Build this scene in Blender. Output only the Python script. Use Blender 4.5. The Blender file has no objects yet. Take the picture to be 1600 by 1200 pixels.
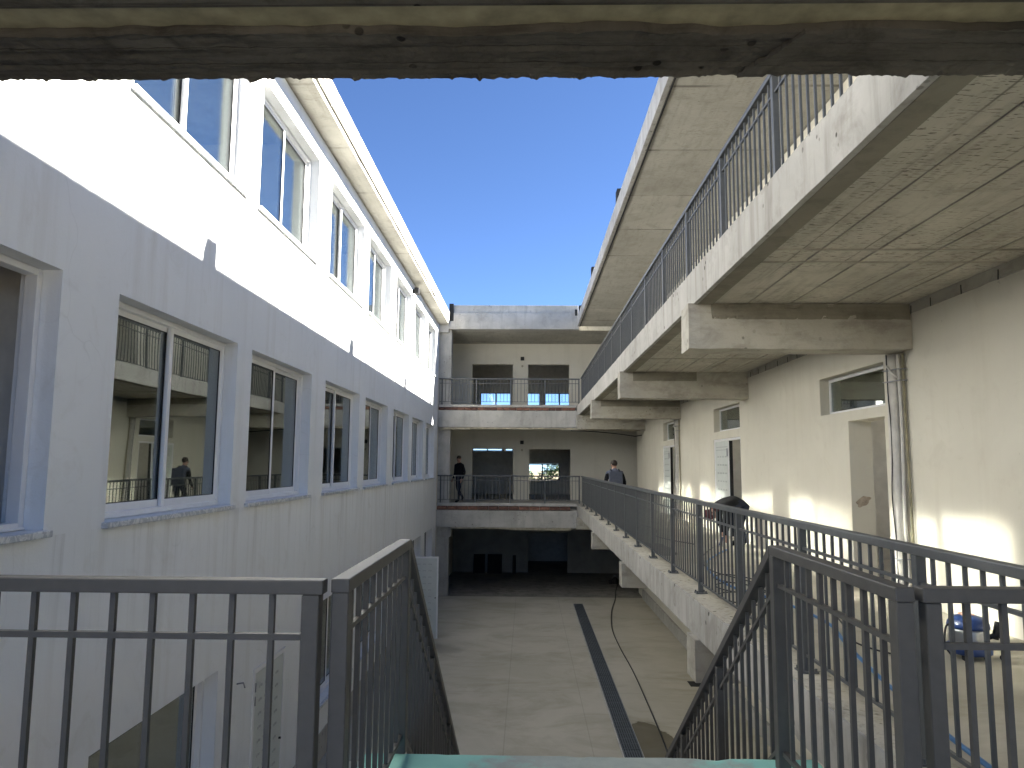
import bpy, bmesh, math, random
from mathutils import Vector, Matrix, noise
random.seed(7)
R = math.radians
sc = bpy.context.scene
col = sc.collection
G = 4.45            # eye height above the courtyard; heights below are written relative to the eye

# ------------------------------------------------------------------ camera
pit, yaw, rol = R(6.317), R(1.213), R(0.385)
F = Vector((-math.sin(yaw)*math.cos(pit), math.cos(yaw)*math.cos(pit), math.sin(pit)))
r0 = Vector((math.cos(yaw), math.sin(yaw), 0)); u0 = r0.cross(F)
RR = r0*math.cos(rol)+u0*math.sin(rol); UU = u0*math.cos(rol)-r0*math.sin(rol)
cd = bpy.data.cameras.new('camera'); cam = bpy.data.objects.new('camera', cd); col.objects.link(cam)
cam.matrix_world = Matrix(((RR.x, UU.x, -F.x, 0), (RR.y, UU.y, -F.y, 0), (RR.z, UU.z, -F.z, G), (0, 0, 0, 1)))
cd.sensor_fit = 'HORIZONTAL'; cd.sensor_width = 36; cd.lens = 36*1137.17/1600
cd.clip_start = 0.05; cd.clip_end = 3000
sc.camera = cam

# ------------------------------------------------------------------ sky, sun, exposure
SUN = Vector((1, 0.28, 0.668)).normalized()
w = bpy.data.worlds.new('World'); sc.world = w; w.use_nodes = True
nt = w.node_tree; nt.nodes.clear()
sky = nt.nodes.new('ShaderNodeTexSky'); sky.sky_type = 'NISHITA'; sky.sun_disc = False
sky.sun_elevation = math.asin(SUN.z); sky.sun_rotation = math.atan2(SUN.x, SUN.y)
sky.air_density = 0.37; sky.dust_density = 0.0; sky.ozone_density = 5.0; sky.altitude = 50
bg = nt.nodes.new('ShaderNodeBackground'); bg.inputs[1].default_value = 0.05
wo = nt.nodes.new('ShaderNodeOutputWorld')
nt.links.new(sky.outputs[0], bg.inputs[0]); nt.links.new(bg.outputs[0], wo.inputs[0])
sl = bpy.data.lights.new('sun', 'SUN'); sl.energy = 4.6; sl.angle = R(0.53); sl.color = (1, 0.95, 0.86)
so = bpy.data.objects.new('sun', sl); col.objects.link(so); so.location = (20, 6, 30)
so.rotation_euler = (-SUN).to_track_quat('-Z', 'Y').to_euler()
sc.view_settings.view_transform = 'Standard'; sc.view_settings.look = 'None'
sc.view_settings.exposure = 3.0; sc.view_settings.gamma = 1
cy = sc.cycles
cy.use_denoising = True; cy.max_bounces = 8; cy.diffuse_bounces = 5; cy.glossy_bounces = 4; cy.transparent_max_bounces = 16
cy.caustics_reflective = True; cy.blur_glossy = 0.0; cy.sample_clamp_indirect = 12
cy.use_guiding = True; cy.use_surface_guiding = True; cy.guiding_training_samples = 64

# ------------------------------------------------------------------ material helpers
class NT:
    def __init__(s, name):
        s.m = bpy.data.materials.new(name); s.m.use_nodes = True; s.t = s.m.node_tree; s.t.nodes.clear()
        s.out = s.n('ShaderNodeOutputMaterial'); s.b = s.n('ShaderNodeBsdfPrincipled'); s.l(s.b.outputs[0], s.out.inputs[0])
    def n(s, t, **k):
        x = s.t.nodes.new(t)
        for a, b in k.items(): setattr(x, a, b)
        return x
    def l(s, a, b): s.t.links.new(a, b)
    def pos(s, sx=1, sy=1, sz=1):
        g = s.n('ShaderNodeNewGeometry')
        m = s.n('ShaderNodeMapping'); m.inputs['Scale'].default_value = (sx, sy, sz); s.l(g.outputs['Position'], m.inputs[0])
        return m.outputs[0]
    def noise(s, v, scale, detail=4, rough=.55, dist=0):
        x = s.n('ShaderNodeTexNoise'); x.inputs['Scale'].default_value = scale; x.inputs['Detail'].default_value = detail
        x.inputs['Roughness'].default_value = rough; x.inputs['Distortion'].default_value = dist
        s.l(v, x.inputs['Vector']); return x.outputs['Fac']
    def ramp(s, f, a, b, ca=(0, 0, 0, 1), cb=(1, 1, 1, 1)):
        x = s.n('ShaderNodeValToRGB'); e = x.color_ramp.elements
        e[0].position = a; e[1].position = b; e[0].color = ca; e[1].color = cb
        s.l(f, x.inputs[0]); return x.outputs[0]
    def mix(s, f, a, b, mode='MIX'):
        x = s.n('ShaderNodeMix', data_type='RGBA', blend_type=mode)
        for i, v in ((0, f), (6, a), (7, b)):
            if hasattr(v, 'is_linked') or hasattr(v, 'links'): s.l(v, x.inputs[i])
            elif i == 0: x.inputs[0].default_value = v
            else: x.inputs[i].default_value = (*v, 1) if len(v) == 3 else v
        return x.outputs[2]
    def math(s, op, a, b=None, c=None):
        x = s.n('ShaderNodeMath', operation=op)
        for i, v in enumerate((a, b, c)):
            if v is None: continue
            if hasattr(v, 'links'): s.l(v, x.inputs[i])
            else: x.inputs[i].default_value = v
        return x.outputs[0]
    def xyz(s):
        g = s.n('ShaderNodeNewGeometry'); x = s.n('ShaderNodeSeparateXYZ'); s.l(g.outputs['Position'], x.inputs[0]); return x.outputs
    def bump(s, h, strength, dist=.01):
        x = s.n('ShaderNodeBump'); x.inputs['Strength'].default_value = strength; x.inputs['Distance'].default_value = dist
        s.l(h, x.inputs['Height']); s.l(x.outputs[0], s.b.inputs['Normal'])
    def fin(s, c, rough=.8, spec=.3, metal=0):
        if hasattr(c, 'links'): s.l(c, s.b.inputs['Base Color'])
        else: s.b.inputs['Base Color'].default_value = (*c, 1)
        if hasattr(rough, 'links'): s.l(rough, s.b.inputs['Roughness'])
        else: s.b.inputs['Roughness'].default_value = rough
        s.b.inputs['Specular IOR Level'].default_value = spec; s.b.inputs['Metallic'].default_value = metal
        return s.m

def plain(name, c, rough=.6, spec=.3, var=.12, sc_=6, metal=0, bump=.05):
    s = NT(name); f = s.noise(s.pos(), sc_, 4)
    c2 = tuple(x*(1-var) for x in c); c3 = tuple(min(1, x*(1+var*.6)) for x in c)
    k = s.mix(s.ramp(f, .3, .7), c2, c3)
    if bump: s.bump(s.noise(s.pos(), sc_*8, 3), bump, .004)
    return s.fin(k, rough, spec, metal)

def plaster(name, a, b, dirt, streak=.35, spots=.25, drips=(), cracks=0):
    s = NT(name)
    big = s.noise(s.pos(), .55, 5, .6, .6)
    c = s.mix(s.ramp(big, .35, .68), a, b)
    st = s.noise(s.pos(2.2, 2.2, .16), 1.6, 6, .65)
    c = s.mix(s.math('MULTIPLY', s.ramp(st, .52, .74), streak), c, dirt)
    blot = s.noise(s.pos(), 2.6, 8, .7, 1.2)
    c = s.mix(s.math('MULTIPLY', s.ramp(blot, .56, .72), spots), c, dirt)
    for zt, ln_ in drips:
        zz = s.xyz()[2]
        fade = s.math('MULTIPLY', s.math('GREATER_THAN', zt+G, zz), s.math('MAXIMUM', 0.0, s.math('SUBTRACT', 1.0, s.math('DIVIDE', s.math('SUBTRACT', zt+G, zz), ln_))))
        dn = s.ramp(s.noise(s.pos(7, 7, .35), 1.0, 5, .7), .50, .70)
        c = s.mix(s.math('MULTIPLY', s.math('MULTIPLY', fade, dn), .42), c, tuple(x*.62 for x in dirt))
    if cracks:
        vo = s.n('ShaderNodeTexVoronoi', feature='DISTANCE_TO_EDGE'); vo.inputs['Scale'].default_value = .55
        wv = s.n('ShaderNodeVectorMath', operation='ADD'); nz_ = s.n('ShaderNodeTexNoise'); nz_.inputs['Scale'].default_value = 1.2; nz_.inputs['Detail'].default_value = 3
        pp_ = s.pos(); s.l(pp_, nz_.inputs['Vector']); s.l(pp_, wv.inputs[0]); s.l(nz_.outputs['Color'], wv.inputs[1]); s.l(wv.outputs[0], vo.inputs['Vector'])
        ck = s.math('MULTIPLY', s.ramp(vo.outputs['Distance'], .0015, .004, (1, 1, 1, 1), (0, 0, 0, 1)), s.ramp(s.noise(s.pos(), .6, 3), .5, .58))
        c = s.mix(s.math('MULTIPLY', ck, cracks), c, tuple(x*.5 for x in dirt))
    fine = s.noise(s.pos(), 60, 3)
    sp = s.noise(s.pos(1, 1, .6), 9, 3, .8)
    c = s.mix(s.math('MULTIPLY', s.ramp(sp, .72, .76), .35), c, tuple(x*.45 for x in dirt))
    h = s.math('ADD', s.math('MULTIPLY', fine, .35), s.math('MULTIPLY', s.noise(s.pos(), 5, 4), 1.0))
    s.bump(h, .25, .012)
    return s.fin(c, .88, .2)

def concrete(name, a, b, dark, streak=(2.5, 2.5, .25), streak_amt=.5, pits=.6, boards=None, flecks=0, patch=.5, bump=.4):
    """boards = (axis, width): formwork board marks along the other axis."""
    s = NT(name)
    big = s.noise(s.pos(), .8, 6, .62, .8)
    c = s.mix(s.ramp(big, .33, .67), a, b)
    mid = s.noise(s.pos(), 3.2, 8, .7, .5)
    c = s.mix(s.math('MULTIPLY', s.ramp(mid, .5, .7), patch), c, dark)
    st = s.noise(s.pos(*streak), 2.4, 6, .66)
    c = s.mix(s.math('MULTIPLY', s.ramp(st, .5, .72), streak_amt), c, dark)
    h = s.math('ADD', s.math('MULTIPLY', s.noise(s.pos(), 45, 4), .5), mid)
    if boards:
        ax, wd = boards
        q = s.math('DIVIDE', s.math('ADD', s.xyz()[ax], 50.03), wd)
        wn = s.n('ShaderNodeTexWhiteNoise', noise_dimensions='1D'); s.l(s.math('FLOOR', q), wn.inputs['W'])
        c = s.mix(s.math('MULTIPLY', wn.outputs['Value'], .35), c, tuple(x*.62 for x in a))
        fr = s.math('ABSOLUTE', s.math('SUBTRACT', s.math('FRACT', q), .5))
        line = s.ramp(fr, .478, .494)
        brk = s.ramp(s.noise(s.pos(), 1.4, 4), .42, .6)
        c = s.mix(s.math('MULTIPLY', s.math('MULTIPLY', line, brk), .7), c, tuple(x*.35 for x in dark))
        h = s.math('SUBTRACT', h, s.math('MULTIPLY', line, .8))
    if flecks:
        fl = s.noise(s.pos(15, 85, 5), 1.0, 2, .5)
        ms = s.ramp(s.noise(s.pos(), .7, 3), .36, .55)
        m_ = s.math('MULTIPLY', s.math('MULTIPLY', s.ramp(fl, .61, .645), ms), flecks)
        c = s.mix(m_, c, tuple(x*.45 for x in dark))
        h = s.math('SUBTRACT', h, s.math('MULTIPLY', m_, 1.2))
    if pits:
        v = s.n('ShaderNodeTexVoronoi'); v.inputs['Scale'].default_value = 9; s.l(s.pos(1, 1, .8), v.inputs['Vector'])
        pm = s.ramp(s.noise(s.pos(), 1.9, 3), .5, .62)
        pt = s.math('MULTIPLY', s.math('MULTIPLY', s.ramp(v.outputs['Distance'], .13, .17, (1, 1, 1, 1), (0, 0, 0, 1)), pm), pits)
        c = s.mix(pt, c, tuple(x*.3 for x in dark))
        h = s.math('SUBTRACT', h, s.math('MULTIPLY', pt, 1.5))
    s.bump(h, bump, .012)
    return s.fin(c, .9, .2)

M = {}
M['white'] = plaster('white_plaster', (.77, .785, .79), (.82, .83, .83), (.60, .585, .54), .45, .34, ((-.48, 1.1), (-2.3, .01), (2.9, .5)), .14)
M['cream'] = plaster('cream_plaster', (.63, .60, .51), (.69, .66, .565), (.52, .48, .39), .35, .35, (), 0)
M['gallery'] = plaster('gallery_plaster', (.64, .61, .52), (.70, .67, .58), (.50, .47, .39), .3, .3)
M['interior'] = plain('interior_plaster', (.68, .665, .62), .9, .1)
M['concrete'] = concrete('grey_concrete', (.38, .37, .34), (.51, .495, .455), (.25, .24, .21))
M['fascia'] = concrete('walkway_edge_concrete', (.36, .35, .32), (.48, .465, .43), (.24, .225, .195), streak_amt=.8, pits=1, patch=.6)
M['soffit'] = concrete('board_marked_soffit', (.43, .405, .34), (.55, .52, .445), (.27, .245, .20), streak=(6, .5, 1), streak_amt=.6, boards=(0, .47), flecks=.95, pits=.2, patch=.65, bump=.22)
M['roofsoffit'] = concrete('roof_soffit_concrete', (.42, .40, .34), (.53, .51, .44), (.28, .26, .21), streak=(4, .6, 1), boards=(1, 1.9), flecks=.35, pits=.3, bump=.22)
M['beam'] = concrete('beam_concrete', (.35, .33, .28), (.47, .45, .385), (.20, .18, .15), streak=(1, 1, 3), streak_amt=.6, pits=.5)
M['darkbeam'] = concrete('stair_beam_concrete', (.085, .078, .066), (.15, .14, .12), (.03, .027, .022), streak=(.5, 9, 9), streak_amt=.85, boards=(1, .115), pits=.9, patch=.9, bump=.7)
M['strip'] = plain('filler_strip', (.31, .28, .185), .8, .2, .3, 9)
M['rubble'] = concrete('rough_concrete_edge', (.42, .39, .32), (.56, .53, .44), (.20, .18, .14), streak=(8, 8, 8), streak_amt=.7, pits=1)
M['rail'] = plain('anthracite_paint', (.073, .071, .066), .48, .4, .10, 20, 0, .02)
M['railgrey'] = plain('grey_rail_paint', (.085, .09, .092), .45, .45, .10, 20, 0, .02)
M['frame'] = plain('white_aluminium', (.80, .80, .80), .35, .5, .04, 5, 0, 0)
M['gasket'] = plain('black_gasket', (.02, .02, .02), .6, .3, 0, 5, 0, 0)
M['brick'] = plain('red_brick', (.235, .125, .092), .9, .15, .35, 12, 0, .3)
M['brick2'] = plain('dark_brick', (.15, .085, .068), .9, .15, .35, 12, 0, .3)
M['bitumen'] = plain('black_membrane', (.018, .02, .02), .7, .3, .3, 10)
M['pvc'] = plain('grey_white_pipe', (.58, .56, .52), .5, .4, .15, 8)
M['wire'] = plain('dark_cable_sheath', (.02, .02, .022), .5, .4, .1, 10, 0, 0)
M['bluehose'] = plain('blue_hose_rubber', (.05, .17, .38), .4, .4, .1, 10, 0, 0)
M['blue'] = plain('blue_plastic', (.018, .045, .15), .35, .5, .1, 10, 0, 0)
M['silver'] = plain('brushed_steel', (.30, .31, .33), .35, .5, .05, 10, .8, 0)
M['shutter'] = plain('pale_green_white_metal', (.60, .63, .60), .45, .4, .06, 4, 0, 0)
M['embossed'] = plain('embossed_slot', (.43, .45, .44), .5, .4, .06, 4, 0, 0)
M['wood'] = plain('weathered_plank', (.44, .40, .30), .85, .2, .3, 9)
M['smear'] = plain('pinkish_mortar', (.42, .35, .27), .9, .1, .3, 25)
M['stain'] = concrete('dark_stained_concrete', (.20, .185, .145), (.27, .25, .20), (.12, .105, .08), streak=(.6, 1, 6), pits=.3)
M['dark'] = plain('dark_board', (.03, .03, .03), .8, .2, .2)
M['skin'] = plain('skin', (.42, .25, .18), .55, .35, .08, 20, 0, 0)
M['black'] = plain('black_cloth', (.012, .012, .014), .9, .15, .2, 25)
M['navy'] = plain('dark_blue_denim', (.02, .024, .04), .9, .15, .25, 25)
M['vest'] = plain('grey_blue_cloth', (.13, .145, .19), .9, .15, .15, 25)
M['pack'] = plain('slate_backpack_cloth', (.09, .10, .13), .85, .2, .15, 25)
M['hair'] = plain('dark_hair', (.03, .022, .017), .7, .3, .3, 60)
M['red'] = plain('dark_red_cloth', (.11, .016, .02), .9, .15, .2, 25)
M['shoe'] = plain('black_shoe', (.015, .015, .015), .6, .3, .1, 20)
M['soil'] = plain('dry_soil', (.30, .25, .18), .95, .1, .3, .5)
M['leaf'] = plain('leaf_green', (.05, .085, .03), .6, .3, .4, 1.5, 0, 0)
M['bark'] = plain('bark', (.12, .09, .06), .9, .1, .3, 8)

s = NT('marble_sill')
c = s.mix(s.ramp(s.noise(s.pos(), 9, 8, .7, 2.5), .47, .56), (.42, .45, .49), (.70, .71, .71)); M['marble'] = s.fin(c, .3, .5)

def glass(name, fac, tint, rough):
    s = NT(name); s.t.nodes.remove(s.b)
    tr = s.n('ShaderNodeBsdfTransparent'); tr.inputs[0].default_value = (*tint, 1)
    gl = s.n('ShaderNodeBsdfGlossy'); gl.inputs['Roughness'].default_value = rough; gl.inputs[0].default_value = (.93, .97, .95, 1)
    lw = s.n('ShaderNodeLayerWeight'); lw.inputs[0].default_value = .35
    f = s.math('ADD', s.math('MULTIPLY', lw.outputs['Fresnel'], .55), fac)
    b = s.n('ShaderNodeBump'); b.inputs['Strength'].default_value = .10; b.inputs['Distance'].default_value = .02
    s.l(s.noise(s.pos(), .9, 1), b.inputs['Height']); s.l(b.outputs[0], gl.inputs['Normal'])
    mx = s.n('ShaderNodeMixShader'); s.l(f, mx.inputs[0]); s.l(tr.outputs[0], mx.inputs[1]); s.l(gl.outputs[0], mx.inputs[2])
    s.l(mx.outputs[0], s.out.inputs[0]); return s.m
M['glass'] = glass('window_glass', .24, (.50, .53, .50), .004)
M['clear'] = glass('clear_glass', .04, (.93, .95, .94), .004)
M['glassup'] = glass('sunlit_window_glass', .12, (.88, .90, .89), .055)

s = NT('courtyard_concrete')
X = s.xyz()
c = s.mix(s.ramp(s.noise(s.pos(), .35, 6, .6, .8), .35, .66), (.40, .375, .30), (.49, .46, .38))
c = s.mix(s.math('MULTIPLY', s.ramp(s.noise(s.pos(.6, 1.1, 1), .8, 7, .68, 1.0), .46, .70), .55), c, (.25, .22, .15))
c = s.mix(s.math('MULTIPLY', s.ramp(s.noise(s.pos(.5, 1, 1), 2.2, 7, .7, .6), .52, .72), .45), c, (.50, .47, .40))
for ax, p0, wd in ((0, -.35, .012), (1, 14.9, .012), (1, 19.6, .012), (0, 1.05, .01)):
    ln = s.ramp(s.math('ABSOLUTE', s.math('SUBTRACT', X[ax], p0)), wd*.4, wd, (1, 1, 1, 1), (0, 0, 0, 1))
    c = s.mix(s.math('MULTIPLY', ln, .25), c, (.13, .12, .10))
dx = s.math('DIVIDE', s.math('SUBTRACT', X[0], 2.02), .42); dy = s.math('DIVIDE', s.math('SUBTRACT', X[1], 12.3), 1.15)
rr_ = s.math('SQRT', s.math('ADD', s.math('MULTIPLY', dx, dx), s.math('MULTIPLY', dy, dy)))
rr_ = s.math('ADD', rr_, s.math('MULTIPLY', s.math('SUBTRACT', s.noise(s.pos(), 2.2, 4), .5), .9))
wet = s.ramp(rr_, .9, .96, (1, 1, 1, 1), (0, 0, 0, 1))
dx2 = s.math('DIVIDE', s.math('SUBTRACT', X[0], -2.2), .9); dy2 = s.math('DIVIDE', s.math('SUBTRACT', X[1], 18.2), .6)
r2_ = s.math('SQRT', s.math('ADD', s.math('MULTIPLY', dx2, dx2), s.math('MULTIPLY', dy2, dy2)))
wet2 = s.ramp(s.math('ADD', r2_, s.math('MULTIPLY', s.math('SUBTRACT', s.noise(s.pos(), 1.7, 4), .5), 1.2)), .5, 1.0, (.6, .6, .6, 1), (0, 0, 0, 1))
wt = s.math('MAXIMUM', wet, wet2)
c = s.mix(s.math('MULTIPLY', wt, .72), c, (.10, .085, .05))
s.bump(s.noise(s.pos(), 30, 4), .2, .006)
M['court'] = s.fin(c, s.math('SUBTRACT', .72, s.math('MULTIPLY', wt, .45)), .35)
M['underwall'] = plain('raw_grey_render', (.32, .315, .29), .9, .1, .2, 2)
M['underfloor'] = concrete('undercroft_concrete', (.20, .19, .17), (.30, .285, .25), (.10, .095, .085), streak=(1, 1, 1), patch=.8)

s = NT('worn_teal_paint')
X = s.xyz()
d = s.math('ABSOLUTE', s.math('SUBTRACT', X[0], .42))
d = s.math('ADD', d, s.math('MULTIPLY', s.math('SUBTRACT', s.noise(s.pos(), 3.5, 6, .7), .5), 1.1))
wr = s.ramp(d, .42, .62)
c = s.mix(wr, s.mix(s.noise(s.pos(), 14, 5), (.27, .31, .28), (.40, .44, .40)), s.mix(s.noise(s.pos(), 5, 5), (.22, .50, .43), (.30, .60, .52)))
s.bump(s.noise(s.pos(), 60, 4), .3, .004)
M['teal'] = s.fin(c, .7, .3)

# ------------------------------------------------------------------ geometry helpers
ORG = {}
class MB:
    def __init__(s): s.v = []; s.f = []
    def add(s, vs, fs):
        n = len(s.v); s.v += [tuple(p) for p in vs]; s.f += [tuple(i+n for i in f) for f in fs]; return s
    def box(s, x0, x1, y0, y1, z0, z1):
        return s.add([(x0, y0, z0), (x1, y0, z0), (x1, y1, z0), (x0, y1, z0), (x0, y0, z1), (x1, y0, z1), (x1, y1, z1), (x0, y1, z1)],
                     [(3, 2, 1, 0), (4, 5, 6, 7), (0, 1, 5, 4), (1, 2, 6, 5), (2, 3, 7, 6), (3, 0, 4, 7)])
    def hexa(s, p): # 8 points like box order
        return s.add(p, [(3, 2, 1, 0), (4, 5, 6, 7), (0, 1, 5, 4), (1, 2, 6, 5), (2, 3, 7, 6), (3, 0, 4, 7)])
    def tube(s, pts, r, n=10, cap=True):
        pts = [Vector(p) for p in pts]; rs = r if isinstance(r, (list, tuple)) else [r]*len(pts)
        base = len(s.v); up = Vector((.123, .31, .9))
        for i, p in enumerate(pts):
            t = (pts[min(i+1, len(pts)-1)]-pts[max(i-1, 0)]).normalized()
            a = t.cross(up)
            if a.length < .05: a = t.cross(Vector((1, 0, 0)))
            a.normalize(); b = t.cross(a)
            for k in range(n):
                an = 2*math.pi*k/n; s.v.append(tuple(p+(a*math.cos(an)+b*math.sin(an))*rs[i]))
        for i in range(len(pts)-1):
            for k in range(n):
                s.f.append((base+i*n+k, base+i*n+(k+1) % n, base+(i+1)*n+(k+1) % n, base+(i+1)*n+k))
        if cap:
            s.f.append(tuple(base+k for k in range(n))[::-1]); s.f.append(tuple(base+(len(pts)-1)*n+k for k in range(n)))
        return s
    def lathe(s, c, prof, n=20):
        base = len(s.v)
        for r, z in prof:
            for k in range(n):
                a = 2*math.pi*k/n; s.v.append((c[0]+r*math.cos(a), c[1]+r*math.sin(a), c[2]+z))
        for i in range(len(prof)-1):
            for k in range(n): s.f.append((base+i*n+k, base+i*n+(k+1) % n, base+(i+1)*n+(k+1) % n, base+(i+1)*n+k))
        s.f.append(tuple(base+k for k in range(n))[::-1]); s.f.append(tuple(base+(len(prof)-1)*n+k for k in range(n)))
        return s
    def mesh(s, name, mats, org=(0, 0, 0), bevel=0, smooth=False, seg=2):
        me = bpy.data.meshes.new(name)
        me.from_pydata([(x-org[0], y-org[1], z+G-org[2]) for x, y, z in s.v], [], s.f)
        bm = bmesh.new(); bm.from_mesh(me)
        bmesh.ops.recalc_face_normals(bm, faces=bm.faces)
        if bevel: bmesh.ops.bevel(bm, geom=bm.edges[:], offset=bevel, segments=seg, affect='EDGES', profile=.5, clamp_overlap=True)
        bm.to_mesh(me); bm.free()
        for m in (mats if isinstance(mats, (list, tuple)) else [mats]): me.materials.append(M[m])
        if smooth:
            for p in me.polygons: p.use_smooth = True
        return me
    def build(s, name, mat, parent=None, bevel=0, smooth=False, seg=2, org=None):
        o_ = ORG.get(parent.name, (0, 0, 0)) if parent else (org or (0, 0, 0))
        o = bpy.data.objects.new(name, s.mesh(name, mat, o_, bevel, smooth, seg)); col.objects.link(o)
        if parent: o.parent = parent
        else: o.location = o_
        ORG[o.name] = o_
        return o
def tag(o, label, cat=None, group=None, kind=None):
    if label: o['label'] = label
    if cat: o['category'] = cat
    if group: o['group'] = group
    if kind: o['kind'] = kind
    return o
def thing(name, label, cat, loc, group=None):
    o = bpy.data.objects.new(name, None); col.objects.link(o); o.location = (loc[0], loc[1], loc[2]+G)
    o.empty_display_size = .2; ORG[o.name] = tuple(o.location)
    return tag(o, label, cat, group)
def place(name, me, parent, loc):
    """one more object of shared mesh data; loc in eye-relative world coordinates"""
    o = bpy.data.objects.new(name, me); col.objects.link(o); o.parent = parent
    g = ORG[parent.name]; o.location = (loc[0]-g[0], loc[1]-g[1], loc[2]+G-g[2])
    ORG[o.name] = (loc[0], loc[1], loc[2]+G); return o
def shared(name, mb, mat, bevel=0, smooth=False, seg=1): return mb.mesh(name, mat, (0, 0, G), bevel, smooth, seg)

def wall(mb, axis, pos, thick, u0, u1, v0, v1, ops):
    """wall sheet with real thickness; axis 'x' -> plane x=pos, u=y ; axis 'y' -> plane y=pos, u=x. thick is signed."""
    us = sorted({u0, u1, *[a for o in ops for a in o[:2]]}); vs = sorted({v0, v1, *[a for o in ops for a in o[2:4]]})
    def P(u, v, d):
        return (pos+d, u, v) if axis == 'x' else (u, pos+d, v)
    def hole(u, v): return any(o[0] < u < o[1] and o[2] < v < o[3] for o in ops)
    solid = lambda i, j: 0 <= i < len(us)-1 and 0 <= j < len(vs)-1 and not hole((us[i]+us[i+1])/2, (vs[j]+vs[j+1])/2)
    idx = {}
    def vid(i, j, k):
        if (i, j, k) not in idx: idx[(i, j, k)] = len(mb.v); mb.v.append(P(us[i], vs[j], k*thick))
        return idx[(i, j, k)]
    for i in range(len(us)-1):
        for j in range(len(vs)-1):
            if not solid(i, j): continue
            for k in (0, 1): mb.f.append((vid(i, j, k), vid(i+1, j, k), vid(i+1, j+1, k), vid(i, j+1, k)))
            for di, dj, e in ((-1, 0, ((i, j), (i, j+1))), (1, 0, ((i+1, j), (i+1, j+1))), (0, -1, ((i, j), (i+1, j))), (0, 1, ((i, j+1), (i+1, j+1)))):
                if not solid(i+di, j+dj):
                    (a, b), (c_, d_) = e; mb.f.append((vid(a, b, 0), vid(c_, d_, 0), vid(c_, d_, 1), vid(a, b, 1)))
    return mb
def rough(mb, x0, x1, y0, y1, z0, z1, nx, ny, nz, amp, fr=3.0, edge=0):
    """box with subdivided, uneven faces (cast concrete)"""
    idx = {}
    def vid(i, j, k):
        if (i, j, k) not in idx:
            p = Vector((x0+(x1-x0)*i/nx, y0+(y1-y0)*j/ny, z0+(z1-z0)*k/nz)); q = p*fr
            d = noise.noise_vector(q)*amp + noise.noise_vector(q*4.3)*amp*.5
            if edge and (i in (0, nx)) + (j in (0, ny)) + (k in (0, nz)) >= 2:
                c_ = max(0, noise.noise(q*2.1+Vector((7, 3, 1)))+.55*noise.noise(q*9.3)-.22)*edge*2.2 + abs(noise.noise(q*13))*edge*.25
                d += Vector(((i == 0)-(i == nx), (j == 0)-(j == ny), (k == 0)-(k == nz)))*c_
            idx[(i, j, k)] = len(mb.v); mb.v.append(tuple(p+d))
        return idx[(i, j, k)]
    for i in range(nx):
        for j in range(ny):
            for k in (0, nz): mb.f.append((vid(i, j, k), vid(i+1, j, k), vid(i+1, j+1, k), vid(i, j+1, k)))
    for i in range(nx):
        for k in range(nz):
            for j in (0, ny): mb.f.append((vid(i, j, k), vid(i+1, j, k), vid(i+1, j, k+1), vid(i, j, k+1)))
    for j in range(ny):
        for k in range(nz):
            for i in (0, nx): mb.f.append((vid(i, j, k), vid(i, j+1, k), vid(i, j+1, k+1), vid(i, j, k+1)))
    return mb

# ------------------------------------------------------------------ ground
GZ = -4.45
FL = -1.37          # first gallery floor
F2 = 2.01           # second gallery floor
tag(MB().box(-300, 300, -300, 600, GZ-.6, GZ-.10).build('ground', 'soil'), 'dry bare soil around the building', kind='structure')
tag(MB().box(-3.1, 3.96, -3.5, 25.32, GZ-.09, GZ).build('courtyard_floor', 'court'), 'stained grey brown concrete courtyard floor', kind='structure')
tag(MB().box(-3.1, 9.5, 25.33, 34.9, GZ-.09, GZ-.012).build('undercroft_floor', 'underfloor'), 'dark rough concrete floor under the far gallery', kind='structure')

# ------------------------------------------------------------------ left building: white plastered, three rows of windows
LX = -3.1
lb = thing('white_building', 'white plastered building with three rows of sliding windows along the courtyard', 'building', (-6.5, 12.5, GZ))
COLS = [(2.42, 4.68), (5.36, 7.64), (8.05, 10.34), (11.06, 13.35), (13.85, 16.10), (16.82, 19.03), (19.60, 21.70), (22.35, 24.28)]
ROW_L, ROW_U, ROW_G = (-.44, 1.27), (2.94, 4.48), (-3.60, -2.08)
ops = [(a, b, *ROW_L) for a, b in COLS]+[(a, b, *ROW_U) for a, b in COLS]
GC = [1, 3, 4, 6, 7]
ops += [(COLS[i][0], COLS[i][1]-.1, *ROW_G) for i in GC]
DOOR1, DOOR2 = (8.52, 9.62, GZ, -2.34), (18.12, 19.06, GZ, -2.34)
ops += [DOOR1, DOOR2]
wall(MB(), 'x', LX, -.28, -3.4, 25.1, GZ-.05, 4.86, ops).build('wall', 'white', lb)
rf = rough(MB(), -12.5, -2.76, -3.4, 25.1, 4.87, 5.28, 6, 60, 2, .004, 1.3, .012).build('roof', 'roofsoffit', lb)
rough(MB(), -2.757, -2.735, -3.4, 25.1, 4.96, 5.30, 1, 400, 2, .001, 1.7, .004).build('fascia', 'fascia', rf)
MB().box(-12.5, -12.2, -3.4, 25.1, GZ, 4.86).build('back_wall', 'interior', lb)
MB().box(-12.2, -3.39, -3.39, -3.1, GZ, 4.86).build('end_wall', 'interior', lb)
MB().box(-12.2, -3.39, 24.8, 25.09, GZ, 4.86).build('end_wall', 'interior', lb)
for z in (FL, F2): MB().box(-12.19, -3.385, -3.05, 24.79, z-.3, z).build('floor_slab', 'interior', lb)
MB().box(-12.19, -3.385, -3.05, 24.79, GZ-.1, GZ+.02).build('floor_slab', 'interior', lb)
for y in (4.95, 10.6, 16.4):
    for z0, z1 in ((GZ+.03, FL-.31), (FL+.01, F2-.31), (F2+.01, 4.85)):
        MB().box(-12.18, -3.40, y, y+.18, z0, z1).build('partition', 'interior', lb)

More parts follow.
